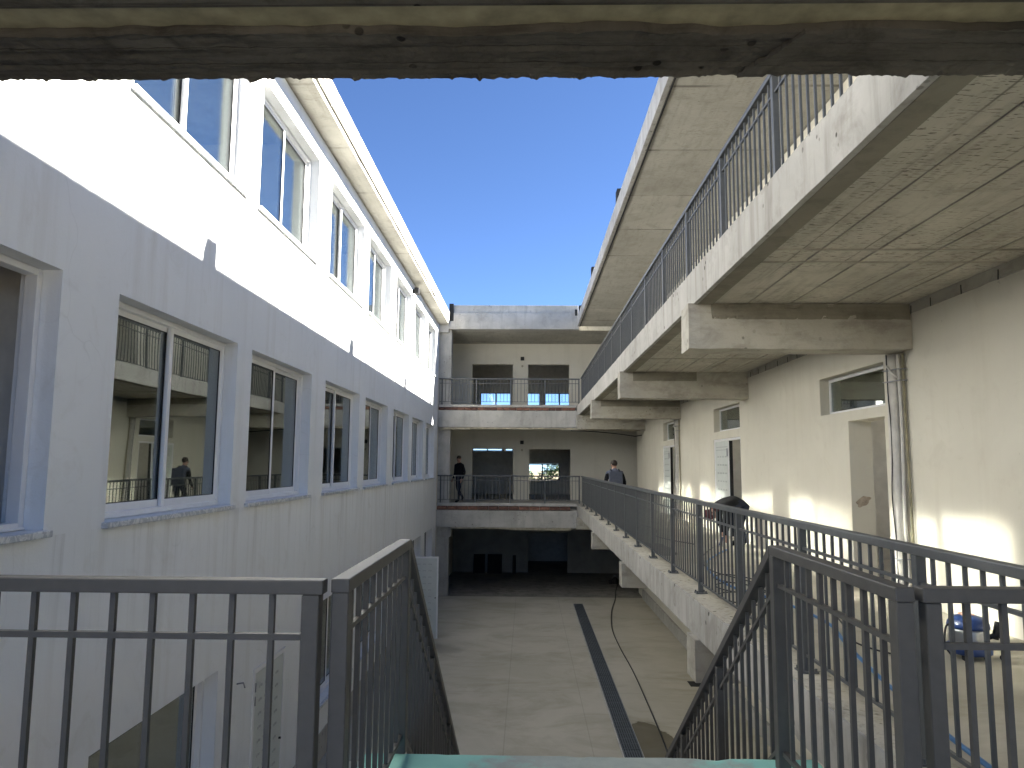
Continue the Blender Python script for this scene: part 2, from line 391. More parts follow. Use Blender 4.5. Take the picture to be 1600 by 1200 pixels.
def sliding_window(par, a, b, z0, z1, gl, front='near', opened=False):
    """white aluminium sliding window set 13 cm back in the opening; a part of the building with its own pieces"""
    x = LX-.13; t = .05
    f = MB()
    f.box(x-.09, x, a+.004, a+t, z0+.004, z1-.004).box(x-.09, x, b-t, b-.004, z0+.004, z1-.004)
    f.box(x-.09, x, a+t, b-t, z1-t, z1-.004).box(x-.09, x, a+t, b-t, z0+.004, z0+t)
    f.box(x, x+.012, a+.004, b-.004, z0+.004, z0+.022)
    wn = f.build('window', 'frame', par, .004, seg=1)
    mid = (a+b)/2
    halves = [(a+t-.01, mid+.035), (mid-.035, b-t+.01)]
    if opened: halves = [halves[0], (halves[0][0]+.06, halves[0][1]+.05)]
    for k, (p, q) in enumerate(halves):
        fr = (k == 0) == (front == 'near')
        xs = x-.012 if fr else x-.05
        sw = .058
        sm = MB()
        Z0, Z1 = z0+t-.012, z1-t+.012
        sm.box(xs-.03, xs, p, p+sw, Z0, Z1).box(xs-.03, xs, q-sw, q, Z0, Z1)
        sm.box(xs-.03, xs, p+sw, q-sw, Z1-sw, Z1).box(xs-.03, xs, p+sw, q-sw, Z0, Z0+sw*1.3)
        sm.build('sash', 'frame', wn, .004, seg=1)
        gm = MB(); g0, g1, h0, h1 = p+sw, q-sw, Z0+sw*1.3, Z1-sw; e = .007
        gm.box(xs-.024, xs-.004, g0, g0+e, h0, h1).box(xs-.024, xs-.004, g1-e, g1, h0, h1)
        gm.box(xs-.024, xs-.004, g0+e, g1-e, h1-e, h1).box(xs-.024, xs-.004, g0+e, g1-e, h0, h0+e)
        gm.build('gasket', 'gasket', wn)
        MB().box(xs-.020, xs-.010, g0+.002, g1-.002, h0+.002, h1-.002).build('pane', gl, wn)
    MB().box(LX-.135, LX+.045, a-.035, b+.035, z0-.045, z0-.001).build('sill', 'marble', wn, .006, seg=2)
    return wn
for i, (a, b) in enumerate(COLS):
    sliding_window(lb, a, b, *ROW_L, 'glass', 'far' if i in (1, 3, 5) else 'near', i == 0)
    sliding_window(lb, a, b, *ROW_U, 'glassup', 'far' if i in (1, 3, 5, 6) else 'near')
for i in GC: sliding_window(lb, COLS[i][0], COLS[i][1]-.1, *ROW_G, 'glass', 'near')

def slot_rows(mb, u0, u1, z0, z1, rows, n, f):
    """rows of short embossed slots on a metal leaf; f(u0,u1,z0,z1) adds one"""
    for r in range(rows):
        z = z0+(z1-z0)*(r+.5)/rows
        for k in range(n):
            a = u0+(u1-u0)*(k+.2)/n; b = u0+(u1-u0)*(k+.8)/n
            for q in range(3): f(mb, a+(b-a)*q/3, a+(b-a)*(q+.7)/3, z-.016+.006*(q % 2), z+.010+.006*(q % 2))
# closed metal door near, open leaf far
d = MB(); a, b, _, zt = DOOR1
d.box(LX-.06, LX+.012, a+.002, a+.06, GZ+.01, zt-.002).box(LX-.06, LX+.012, b-.06, b-.002, GZ+.01, zt-.002).box(LX-.06, LX+.012, a+.06, b-.06, zt-.06, zt-.002)
dr = d.build('door', 'frame', lb, .004, seg=1)
dr['label'] = 'pale metal door with rows of embossed slots, closed'
MB().box(LX-.045, LX+.004, a+.066, b-.066, GZ+.02, zt-.066).build('leaf', 'shutter', dr, .004, seg=1)
e = MB(); slot_rows(e, a+.16, b-.2, GZ+.25, zt-.16, 11, 4, lambda m, u, v, p, q: m.box(LX+.0045, LX+.009, u, v, p, q))
e.build('embossed_slots', 'embossed', dr)
h = MB().tube([(LX+.004, b-.13, -3.42), (LX+.03, b-.13, -3.42)], .014, 10).build('lock', 'gasket', dr)
for z in (-2.6, -2.75): MB().tube([(LX+.015, a+.055, z), (LX+.015, a+.055, z+.1)], .011, 8).build('hinge', 'silver', dr)
d = MB(); a, b, _, zt = DOOR2
d.box(LX-.06, LX+.012, a+.002, a+.05, GZ+.01, zt-.002).box(LX-.06, LX+.012, b-.05, b-.002, GZ+.01, zt-.002).box(LX-.06, LX+.012, a+.05, b-.05, zt-.05, zt-.002)
dr = d.build('door', 'frame', lb, .004, seg=1)
dr['label'] = 'pale metal door with rows of embossed slots, swung open into the courtyard'
MB().box(LX+.02, LX+.84, b+.0, b+.045, GZ+.03, zt-.03).build('leaf', 'shutter', dr, .005, seg=1)
e = MB(); slot_rows(e, LX+.12, LX+.70, GZ+.2, zt-.14, 11, 4, lambda m, u, v, p, q: m.box(u, v, b-.006, b-.0005, p, q))
e.build('embossed_slots', 'embossed', dr)
e = MB().box(LX+.025, LX+.06, b-.006, b-.0005, GZ+.04, zt-.04).box(LX+.80, LX+.835, b-.006, b-.0005, GZ+.04, zt-.04).box(LX+.062, LX+.798, b-.006, b-.0005, zt-.07, zt-.04)
e.build('leaf_edge', 'frame', dr)
MB().tube([(LX+.77, b-.03, -3.4), (LX+.77, b, -3.4)], .015, 8).build('lock', 'gasket', dr)
# skirting joint line and small fixings
MB().box(LX, LX+.012, 9.66, 18.0, GZ+.01, GZ+.42).build('plinth', 'concrete', lb)
fl = thing('floodlight', 'small black floodlight fixed under the white building roof edge', 'lamp', (LX+.1, 19.2, 4.62))
MB().box(LX+.001, LX+.05, 19.16, 19.26, 4.58, 4.68).build('bracket', 'gasket', fl)
MB().box(LX+.052, LX+.17, 19.10, 19.32, 4.55, 4.72).build('housing', 'gasket', fl, .01)
hk = thing('wall_hook', 'small metal hook sticking out of the white wall near the closed door', 'hook', (LX, 8.05, -2.36))
MB().tube([(LX-.01, 8.05, -2.36), (LX+.07, 8.05, -2.345), (LX+.085, 8.06, -2.40)], .009, 8).build('hook_rod', 'silver', hk, 0, True)

# ------------------------------------------------------------------ far gallery building
gb = thing('gallery_building', 'grey concrete building with two open galleries across the far end', 'building', (.5, 29.5, GZ))
FY = 25.13; BY = 28.4
def beam(name, mat, x0, x1, y0, y1, z0, z1, par, amp=.004, lab=None):
    L = max(x1-x0, y1-y0)
    nx = max(1, int((x1-x0)/.12)); ny = max(1, int((y1-y0)/.12)); 
    return rough(MB(), x0, x1, y0, y1, z0, z1, min(nx, 120), min(ny, 220), max(2, int((z1-z0)/.12)), amp, 2.1, amp*1.6).build(name, mat, par)
beam('roof_beam', 'concrete', -2.76, 1.80, FY, FY+.35, 4.72, 5.29, gb)
MB().box(-2.70, 1.78, FY+.06, FY+.26, 5.285, 5.58).build('parapet', 'concrete', gb, .01)
MB().box(-3.1, 9.5, FY+.352, 35, 4.74, 5.1).build('roof', 'roofsoffit', gb)
MB().box(LX+.003, -2.765, FY-.02, FY+.35, 4.60, 5.2).build('corner_block', 'concrete', gb)
MB().box(-2.757, -2.60, FY-.012, FY+.05, 5.0, 5.62).build('membrane_patch', 'bitumen', gb)
MB().box(1.66, 1.745, FY-.02, FY+.06, 5.2, 5.42).build('membrane_patch', 'bitumen', gb)
beam('gallery_beam', 'concrete', LX+.003, 1.72, FY, FY+.3, 1.28, 1.86, gb)
beam('gallery_beam', 'concrete', LX+.003, 1.72, FY, FY+.3, -2.13, -1.56, gb)
MB().box(LX+.003, 1.72, FY+.06, FY+.32, 1.975, 2.065).build('kerb', 'concrete', gb, .008)
MB().box(LX+.003, 1.72, FY+.06, FY+.32, -1.415, -1.315).build('kerb', 'concrete', gb, .008)
bk = shared('brick', MB().box(-.105, .105, -.13, .13, -.045, .045), 'brick', .006)
bk2 = shared('brick', MB().box(-.105, .105, -.13, .13, -.045, .045), 'brick2', .006)
bl = shared('brick', MB().box(-.165, .165, -.13, .13, -.055, .055), 'brick', .006)
bl2 = shared('brick', MB().box(-.165, .165, -.13, .13, -.055, .055), 'brick2', .006)
x = LX+.13
while x < 1.66:
    o = place('brick', bk2 if (random.random() < .3 or x < -2.6) else bk, gb, (x, FY+.155+random.uniform(-.015, .02), 1.917)); o.rotation_euler = (0, 0, random.uniform(-.03, .03)); x += .226
x = LX+.19
while x < 1.58:
    o = place('brick', bl2 if random.random() < .4 else bl, gb, (x, FY+.155+random.uniform(-.015, .02), -1.49)); o.rotation_euler = (0, 0, random.uniform(-.02, .02)); x += .352
# gallery decks
MB().box(LX+.003, 9.5, FY+.33, 34.9, 1.66, F2).build('deck', 'concrete', gb)
MB().box(LX+.003, 9.5, FY+.33, 34.9, -1.75, FL).build('deck', 'concrete', gb)
# formwork boards left under the middle beam
for a, b, z in ((-3.07, -1.98, 1.20), (-1.96, .2, 1.215), (.22, 1.15, 1.225), (1.18, 2.6, 1.195), (2.63, 3.9, 1.185)):
    beam('formwork_board', 'wood', a, b, FY+.03, FY+.25, z, 1.275 if b < 1.2 else 1.262, gb, .003)
for a, b, z in ((-2.6, -.6, -2.19), (-.58, 1.5, -2.215)):
    beam('formwork_board', 'wood', a, b, FY+.04, FY+.22, z, -2.135, gb, .003)
for z0, z1 in ((F2, 4.735), (FL, 1.655), (GZ-.02, -2.14)):
    beam('column', 'concrete', LX+.003, -2.68, FY+.22, FY+.62, z0, z1, gb, .004)
beam('column_head', 'concrete', LX+.003, -2.60, FY+.15, FY+.7, -2.48, -2.135, gb, .004)
ops = [(-2.17, -.57, F2-.02, 3.92), (.03, 1.64, F2-.02, 3.92), (-2.13, -.54, FL-.02, .60), (.09, 1.68, FL-.02, .60)]
wall(MB(), 'y', BY, .22, LX+.003, 9.5, FL+.002, 4.738, ops).build('gallery_wall', 'gallery', gb)
# outer wall with windows, room divisions
ow = [(-2.25, -.75, 2.78, 3.42), (-.6, .62, 2.78, 3.42), (.78, 2.3, 2.05, 3.42), (-.1, 1.55, -.72, .05), (-2.6, -1.15, .62, 1.2), (-1.05, -.3, .62, 1.2)]
wall(MB(), 'y', 34.6, .25, LX, 9.5, GZ, 4.738, ow).build('outer_wall', 'interior', gb)
for (a, b, p, q) in ow:
    f = MB().box(a+.003, a+.05, 34.66, 34.72, p+.003, q-.003).box(b-.05, b-.003, 34.66, 34.72, p+.003, q-.003).box(a+.05, b-.05, 34.66, 34.72, q-.05, q-.003).box(a+.05, b-.05, 34.66, 34.72, p+.003, p+.05)
    f.box((a+b)/2-.03, (a+b)/2+.03, 34.66, 34.72, p+.05, q-.05)
    wn = f.build('window', 'gasket', gb)
    for u, v in ((a+.052, (a+b)/2-.032), ((a+b)/2+.032, b-.052)): MB().box(u, v, 34.685, 34.695, p+.052, q-.052).build('pane', 'clear', wn)
MB().box(LX-.3, LX, FY, 34.6, GZ, 4.735).build('side_wall', 'gallery', gb)
MB().box(-.42, -.26, BY+.23, 34.59, FL+.002, 1.65).build('partition', 'interior', gb)
MB().box(9.3, 9.5, FY+.4, 34.59, GZ, 4.735).build('side_wall', 'interior', gb)
# ground floor back wall with a dark doorway
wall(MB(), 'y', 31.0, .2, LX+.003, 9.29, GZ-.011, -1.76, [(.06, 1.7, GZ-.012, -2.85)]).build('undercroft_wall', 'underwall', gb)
for i, z in enumerate((4.15, .86)):
    bx = thing('junction_box', ('small black junction box high on the upper gallery wall', 'small black junction box high on the lower gallery wall')[i], 'junction box', (-.2, BY, z), 'junction boxes on the gallery walls')
    MB().box(-.27, -.13, BY-.05, BY+.002, z-.07, z+.07).build('box_body', 'gasket', bx, .008)
    MB().tube([(-.2, BY+.002, z-.3), (-.2, BY-.02, z-.3)], .045, 10).build('conduit_stub', 'wood', bx)
cb = thing('drooping_cable', 'dark cable drooping under the lower gallery beam on the right', 'cable', (2.6, 25.0, 1.1))
MB().tube([(1.5, 25.06, 1.17), (2.0, 25.05, 1.16), (2.6, 25.05, 1.12), (3.2, 25.05, 1.06), (3.7, 25.05, .99), (3.93, 25.06, 1.03)], .017, 8).build('cable_run', 'wire', cb, 0, True)
# things leaning in the undercroft
for i, (x0, x1, z1, lab) in enumerate(((-2.2, -1.72, -3.72, 'dark board leaning leftmost in the undercroft'), (-1.62, -1.02, -3.72, 'dark wider board leaning beside another in the undercroft'), (-.58, -.44, -3.75, 'narrow dark plank standing alone against the undercroft wall'))):
    o = MB().hexa([(x0, 30.60, GZ-.01), (x1, 30.60, GZ-.01), (x1, 30.64, GZ-.01), (x0, 30.64, GZ-.01), (x0, 30.92, z1), (x1, 30.92, z1), (x1, 30.96, z1), (x0, 30.96, z1)]).build('leaning_board', 'dark', None, .004, org=((x0+x1)/2, 30.8, 0))
    tag(o, lab, 'board', 'boards in the undercroft')

# ------------------------------------------------------------------ right wing: cantilevered walkways
rw = thing('concrete_wing', 'cream building with raw concrete cantilevered walkways on the right', 'building', (6, 12, GZ))
RX = 3.96; EX = 1.72; Y0 = -3.4; YE = FY-.01
SB, ST = 1.67, 2.03          # upper slab
LB, LT = -1.72, -1.36        # lower slab
T1 = (8.11, 9.89, .68, 1.17); T2 = (13.64, 15.52, .70, 1.19); T3 = (19.55, 21.29, .70, 1.22)
D1 = (8.14, 9.06, FL, .56); D2 = (13.62, 15.58, FL, .55); D3 = (19.62, 21.40, FL, .56)
uo = [(a, b, F2, 3.9) for a, b in ((7.0, 8.0), (12.6, 13.6), (18.2, 19.2))]
go = []
wall(MB(), 'x', RX, .28, Y0, 26.4, GZ-.05, 4.80, [T1, T2, T3, D1, D2, D3]+uo).build('wall', 'cream', rw)
sb = rough(MB(), EX+.16, RX-.003, Y0, YE, SB+.012, ST-.03, 10, 140, 1, .003, 1.5).build('upper_walkway', 'soffit', rw)
rough(MB(), EX, EX+.165, Y0, YE, SB, ST, 2, 900, 4, .0018, 2.0, .006).build('fascia', 'fascia', sb)
rough(MB(), EX+.045, EX+.20, Y0, YE, SB-.004, SB+.03, 2, 300, 1, .0015, 2).build('drip_band', 'stain', sb)
lbk = rough(MB(), EX+.16, RX-.003, Y0, YE, LB+.012, LT-.012, 10, 140, 1, .002, 1.5).build('lower_walkway', 'soffit', rw)
rough(MB(), EX, EX+.165, Y0, YE, LB, LT-.004, 3, 900, 5, .0025, 2.6, .012).build('fascia', 'fascia', lbk)
rough(MB(), EX+.015, EX+.34, Y0, YE, LT-.03, LT+.002, 8, 900, 1, .006, 5.0, .014).build('rough_edge', 'rubble', lbk)
MB().box(EX+.342, RX-.003, Y0, YE, LT-.011, FL+.006).build('walkway_screed', 'court', lbk)
# bare concrete strip where the slab meets the plaster, with nails
beam('bare_strip', 'beam', RX-.02, RX+.0, Y0, YE, 1.575, SB+.02, rw, .003)
nl = shared('nail', MB().box(-.006, .0, -.003, .003, -.035, .05), 'gasket')
y = 4.2
while y < 24:
    o = place('nail', nl, rw, (RX-.024, y, 1.60)); o.rotation_euler = (random.uniform(-.12, .12), 0, 0); y += random.uniform(.35, .6)
# formwork seam ridges on the upper walkway underside, running both ways
for yy, wd in ((5.55, .012), (5.9, .012), (9.6, .01), (11.4, .01), (15.2, .01), (16.9, .01), (20.6, .01)):
    rough(MB(), EX+.19, RX-.03, yy, yy+wd, SB-.001, SB+.02, 14, 1, 1, .0015, 6).build('formwork_seam', 'beam', sb)
for xx in (2.28, 2.72, 3.18, 3.62):
    rough(MB(), xx, xx+.010, Y0+.2, YE-.2, SB+.003, SB+.02, 1, 120, 1, .002, 3).build('formwork_seam', 'beam', sb)
# cantilever beams
for k, yb in enumerate((1.75, 7.46, 13.04, 18.81, 24.45)):
    b_ = beam('cantilever_beam', 'beam', 1.665, RX-.003, yb, yb+.36, 1.20, SB+.008, rw, .005)
    if k in (1, 2, 3): rough(MB(), 1.9, RX-.02-.9*(k == 2), yb-.006, yb+.004, SB-.16, SB+.004, 60, 1, 3, .002, 3, .012).build('stained_band', 'stain', b_)
    beam('cantilever_beam', 'beam', 1.665, RX-.003, yb, yb+.36, -2.12, LB+.008, rw, .005)
rs = rough(MB(), 1.80, 9.6, Y0, YE, 4.82, 5.12, 8, 120, 2, .004, 1.2, .006).build('roof', 'roofsoffit', rw)
rough(MB(), 1.745, 1.80, Y0, YE, 4.82, 5.17, 1, 500, 3, .0012, 1.6, .003).build('fascia', 'fascia', rs)
MB().box(1.815, 1.84, Y0, YE-.02, 4.80, 4.822).build('drip_groove', 'gasket', rs)
for yy in (2.5, 8.25, 14.0, 19.7, 24.6):
    MB().box(1.752, 2.02, yy-.12, yy+.12, 5.172, 5.43).build('roof_stub', 'dark', rs, .01)
wall(MB(), 'x', 9.3, .3, Y0, YE, GZ, 4.81, [(a, a+1.3, z, z+.9) for a in (7.2, 9.4, 13.4, 15.2, 19.3, 21.2) for z in (-.1, 3.3)]).build('outer_wall', 'interior', rw)  # unseen openings, added to let light into the rooms behind the doorways
for z in (FL, F2): MB().box(RX+.282, 9.29, Y0, 26.3, z-.3, z-.002).build('floor_slab', 'interior', rw)
for yy in (-3.4, 5.5, 11.2, 17.0, 22.9, 26.1):
    for z0, z1 in ((GZ, FL-.31), (FL, F2-.31), (F2, 4.81)):
        MB().box(RX+.285, 9.28, yy, yy+.18, z0, z1).build('partition', 'interior', rw)
# transom windows
for (a, b, p, q) in (T1, T2, T3):
    xs = RX+.12; t = .045
    f = MB().box(xs, xs+.06, a+.003, a+t, p+.003, q-.003).box(xs, xs+.06, b-t, b-.003, p+.003, q-.003).box(xs, xs+.06, a+t, b-t, q-t, q-.003).box(xs, xs+.06, a+t, b-t, p+.003, p+t)
    wn = f.build('transom_window', 'frame', rw, .004, seg=1)
    MB().box(xs+.02, xs+.03, a+t+.002, b-t-.002, p+t+.002, q-t-.002).build('pane', 'glass', wn)
# double metal doors, far leaf shut, near leaf away
for (a, b, p, q) in (D2, D3):
    xs = RX+.01; m_ = a+(b-a)*.44; t = .05
    f = MB().box(xs, xs+.08, a+.003, a+t, p+.004, q-.003).box(xs, xs+.08, b-t, b-.003, p+.004, q-.003).box(xs, xs+.08, a+t, b-t, q-t, q-.003).box(xs, xs+.08, m_, m_+.05, p+.004, q-t)
    dr = f.build('door', 'frame', rw, .004, seg=1)
    dr['label'] = 'pale metal double door with one leaf shut and the other side open'
    MB().box(xs+.01, xs+.05, m_+.055, b-t-.003, p+.01, q-t-.003).build('leaf', 'shutter', dr, .004, seg=1)
    e = MB(); slot_rows(e, m_+.16, b-t-.12, p+.15, q-.28, 9, 4, lambda m, u, v, w0, w1: m.box(xs+.004, xs+.0095, u, v, w0, w1))
    for z in (q-.16, q-.22): e.box(xs+.004, xs+.0095, m_+.12, b-t-.06, z-.014, z)
    e.build('embossed_slots', 'embossed', dr)
    MB().box(xs+.012, xs+.075, m_-.022, m_-.003, p+.01, q-t-.003).build('door_seal', 'gasket', dr)
    MB().box(xs-.02, xs, m_+.062, m_+.09, q-.36, q-.2).build('bolt', 'silver', dr, .004, seg=1)
# mortar smear on the door jamb
sm = MB(); cen = (RX+.14, 9.058, -.42)
ring = [(cen[0]+(.085+.012*math.sin(3*a+.6)+.008*math.sin(7*a))*math.cos(a), cen[1], cen[2]+(.06+.008*math.sin(5*a))*math.sin(a)+.03*math.cos(a)) for a in [2*math.pi*k/28 for k in range(28)]]
sm.v = [(cen[0], cen[1]-.006, cen[2])]+ring; sm.f = [(0, k+1, (k+1) % 28+1) for k in range(28)]
sm.build('mortar_smear', 'smear', rw)
# plinth at the foot of the ground floor wall
MB().box(RX-.07, RX-.001, 3.0, 25.2, GZ+.004, GZ+.30).build('plinth', 'concrete', rw, .01)

def pipe_bundle(y, lab, small):
    t = thing('pipe_bundle', lab, 'pipes', (RX-.09, y, FL), 'pipe bundles running down the cream wall')
    r = .045 if small else .058
    n = 26; zz = [FL+.01+(1.195-FL-.02)*k/n for k in range(n+1)]
    MB().tube([(RX-.085, y+.10, z) for z in zz], [r*(1+.02*noise.noise(Vector((0, y, z*4)))) for z in zz], 16).build('wide_pipe', 'pvc', t, 0, True)
    MB().tube([(RX-.06+.008*math.sin(z*3), y+.012, z) for z in zz], .018, 10).build('thin_pipe', 'pvc', t, 0, True)
    MB().tube([(RX-.03, y-.035+.01*math.sin(z*2.1), z) for z in zz], .013, 10).build('thin_pipe', 'strip', t, 0, True)
    MB().tube([(RX-.085-r*1.02+.01*math.sin(z*5), y+.07+.02*noise.noise(Vector((3, y, z*3))), z) for z in zz], .006, 6).build('cable', 'wire', t, 0, True)
    for z in (1.02, .90, -.93):
        MB().tube([(RX-.02, y+.17, z), (RX-.155, y+.16, z), (RX-.155, y+.04, z-.01), (RX-.09, y-.05, z), (RX-.01, y-.07, z)], .007, 6).build('clamp', 'silver', t, 0, True)
    MB().tube([(RX-.16, y+.05, 1.06), (RX-.15, y-.02, .98), (RX-.12, y-.07, .93)], .012, 6).build('tie', 'pvc', t, 0, True)
pipe_bundle(7.66, 'grey white pipes with a wavering cable beside the near open doorway', False)
pipe_bundle(18.95, 'thin grey pipes on the cream wall beyond the middle doorway', True)
dp = thing('drain_pipe', 'short pale drain pipe dropping into a floor hole under the walkway', 'pipe', (3.0, 11.6, GZ))
MB().tube([(RX-.09, 15.6, LB-.05), (RX-.09, 15.6, GZ+.12)], .055, 14).build('downpipe', 'pvc', dp, 0, True)
MB().tube([(RX-.09, 15.6, GZ+.13), (RX-.12, 15.6, GZ+.06), (RX-.28, 15.6, GZ+.035)], .06, 12).build('shoe', 'pvc', dp, 0, True)
MB().box(RX-.62, RX-.30, 15.4, 15.75, GZ+.003, GZ+.012).build('gully_frame', 'dark', dp, .003, seg=1)

# ------------------------------------------------------------------ stair landing the photo is taken from
st = thing('stair_block', 'grey concrete stair landing with flight down to the courtyard', 'stairs', (.28, 3.0, GZ))
MB().box(LX+.003, EX-.01, -3.4, 2.5, FL-.25, FL).build('landing', 'concrete', st, .01)
rough(MB(), -.76, 1.36, 2.505, 3.62, FL-.22, FL, 60, 30, 2, .003, 3, .006).build('top_tread', 'teal', st)
N = 16; rise = (FL-GZ)/(N+1); run = .25
tr = shared('tread', MB().box(-1.05, 1.05, 0, run+.03, -rise, 0), 'concrete', .006)
for i in range(N): place('tread', tr, st, (.30, 3.625+run*i, FL-rise*(i+1)))
for xs in (-.86, 1.36):
    MB().hexa([(xs, 3.58, FL-.65), (xs+.1, 3.58, FL-.65), (xs+.1, 3.58+run*N, GZ+.003), (xs, 3.58+run*N, GZ+.003), (xs, 3.58, FL-.02), (xs+.1, 3.58, FL-.02), (xs+.1, 3.58+run*N, GZ+.25), (xs, 3.58+run*N, GZ+.25)]).build('stringer', 'concrete', st, .006)
cl = thing('stair_canopy', 'dark raw concrete beam and slab hanging across the top of the view', 'beam', (.4, 2.7, 1.6))
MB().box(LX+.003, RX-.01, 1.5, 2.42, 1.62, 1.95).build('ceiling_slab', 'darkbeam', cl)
MB().box(LX+.003, RX-.01, 2.425, 2.60, 1.635, 1.95).build('filler_strip', 'strip', cl)
# the overhead beam: lumpy underside and ragged front lip
mb = MB(); XA, XB = LX-.0+.003, 4.9; nx = 1600; prof = []
YB0, YB1 = 2.55, 2.862
ny = 16
def under(x, y, j):
    v = Vector((x, y, 0))
    z = 1.600 + .010*noise.noise(Vector((x*1.2, y*26, 3))) + .007*noise.noise(Vector((x*9, y*30, 1))) + .005*noise.noise(Vector((x*30, y*60, 1)))
    t = (y-YB0)/(YB1-YB0)
    if j == 0: y += .030*noise.noise(Vector((x*1.9, 0, 9))) + .012*noise.noise(Vector((x*9, 0, 4))); z -= .004
    if t > .93:
        q = noise.noise(Vector((x*16, 0, 0)))+.6*noise.noise(Vector((x*52, 0, 5)))+.4*noise.noise(Vector((x*3, 7, 0)))
        z += -.002-.016*max(0, q-.1); y += .006*q
    if .80 < t < .86: z += .006
    return (x, y, z)
for i in range(nx+1):
    x = XA+(XB-XA)*i/nx
    for j in range(ny+1): mb.v.append(under(x, YB0+(YB1-YB0)*j/ny, j))
    mb.v.append((x, YB1+.002, 2.03)); mb.v.append((x, YB0+.04, 2.03))
W = ny+3
for i in range(nx):
    for j in range(W): mb.f.append((i*W+j, i*W+(j+1) % W, (i+1)*W+(j+1) % W, (i+1)*W+j))
mb.f.append(tuple(range(W))); mb.f.append(tuple(nx*W+j for j in range(W))[::-1])
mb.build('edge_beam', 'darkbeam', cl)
pl = MB(); 
rough(pl, -.05, .05, -.16, .14, -.012, .012, 6, 14, 2, .006, 12, .01)
o = pl.build('splash_of_mortar', 'darkbeam', cl)
for v in o.data.vertices:
    g_ = ORG[cl.name]; x, y = v.co.x+g_[0], v.co.y+g_[1]
    v.co = Vector((.98+x-.55*y-g_[0], 2.70+y-g_[1], v.co.z+g_[2]-G+1.592+G-g_[2]))

# ------------------------------------------------------------------ railings
def railing(name, lab, axis, fixed, a, b, ztop, zbase, posts, mat='rail', step=.123, post=.05, plates=False, bar=.016, bottom=.10, thick=(.06, .045), over=0.0, mids=.17):
    t = thing(name, lab, 'railing', ((fixed, (a+b)/2, zbase) if axis == 'y' else ((a+b)/2, fixed, zbase)), 'railings')
    def bx(m, u0, u1, hw, z0, z1):
        return m.box(fixed-hw, fixed+hw, u0, u1, z0, z1) if axis == 'y' else m.box(u0, u1, fixed-hw, fixed+hw, z0, z1)
    bx(MB(), a-over, b+over, thick[0]/2, ztop-thick[1], ztop).build('top_rail', mat, t, .004, seg=2)
    zb = zbase+bottom; e = .001
    pp = sorted(posts); h = post/2
    pm = shared('post', MB().box(-h, h, -h, h, 0, ztop-thick[1]-zbase-.001), mat, .003)
    plm = shared('base_plate', MB().box(-.06, .06, -.06, .06, 0, .01).tube([(-.045, -.045, .01), (-.045, -.045, .03)], .008, 6).tube([(.045, .045, .01), (.045, .045, .03)], .008, 6).tube([(-.045, .045, .01), (-.045, .045, .03)], .008, 6).tube([(.045, -.045, .01), (.045, -.045, .03)], .008, 6), mat)
    for u in pp:
        l = (fixed, u, zbase) if axis == 'y' else (u, fixed, zbase)
        o = place('post', pm, t, l)
        if plates: place('base_plate', plm, o, (l[0], l[1], l[2]+.001))
    hb = bar/2
    bm_ = shared('baluster', MB().box(-hb, hb, -hb, hb, zb-zbase+bar*1.1, ztop-thick[1]-zbase-.001), mat)
    ends = ([a] if a < pp[0]-.02 else [])+pp+([b] if b > pp[-1]+.02 else [])
    for p, q in zip(ends[:-1], ends[1:]):
        bx(MB(), p+h+e, q-h-e, bar*.62, zb, zb+bar*1.1).build('bottom_rail', mat, t)
        bx(MB(), p+h+e, q-h-e, bar*.62, ztop-mids-bar*1.1, ztop-mids).build('middle_rail', mat, t)
        n = max(1, round((q-p)/step))
        for k in range(1, n):
            u = p+(q-p)*k/n
            place('baluster', bm_, t, (fixed, u, zbase) if axis == 'y' else (u, fixed, zbase))
    return t
RT = -.37
railing('walkway_railing', 'long dark grey railing along the lower right walkway', 'y', 1.87, 2.0, 25.05, RT, FL+.012, [2.1+1.485*k for k in range(16)], 'railgrey', plates=True, post=.048)
railing('walkway_railing', 'long dark grey railing along the upper right walkway', 'y', 1.87, 2.9, 25.05, RT+3.37, ST, [3.8+1.5*k for k in range(15)], 'railgrey', post=.048, bottom=.05)
railing('gallery_railing', 'grey railing across the lower far gallery', 'x', FY+.18, LX+.01, 1.83, RT, -1.314, [-2.98, -1.78, -.58, .62, 1.8], 'railgrey', .117, post=.045, plates=False)
railing('gallery_railing', 'grey railing across the upper far gallery', 'x', FY+.18, LX+.01, 1.83, RT+3.37, 2.066, [-2.98, -1.78, -.58, .62, 1.8], 'railgrey', .117, post=.045)
# foreground landing
railing('landing_railing', 'near anthracite railing left of the stair in the foreground', 'x', 2.38, LX+.02, -.645, RT, FL, [-3.0, -.685], 'rail', .128, .055, bar=.0175, bottom=.09, thick=(.06, .045))
railing('landing_railing', 'near anthracite railing right of the stair in the foreground', 'x', 2.38, 1.235, 1.845, RT-.005, FL, [1.27, 1.72], 'rail', .128, .05, bar=.0175, bottom=.09, thick=(.06, .045))

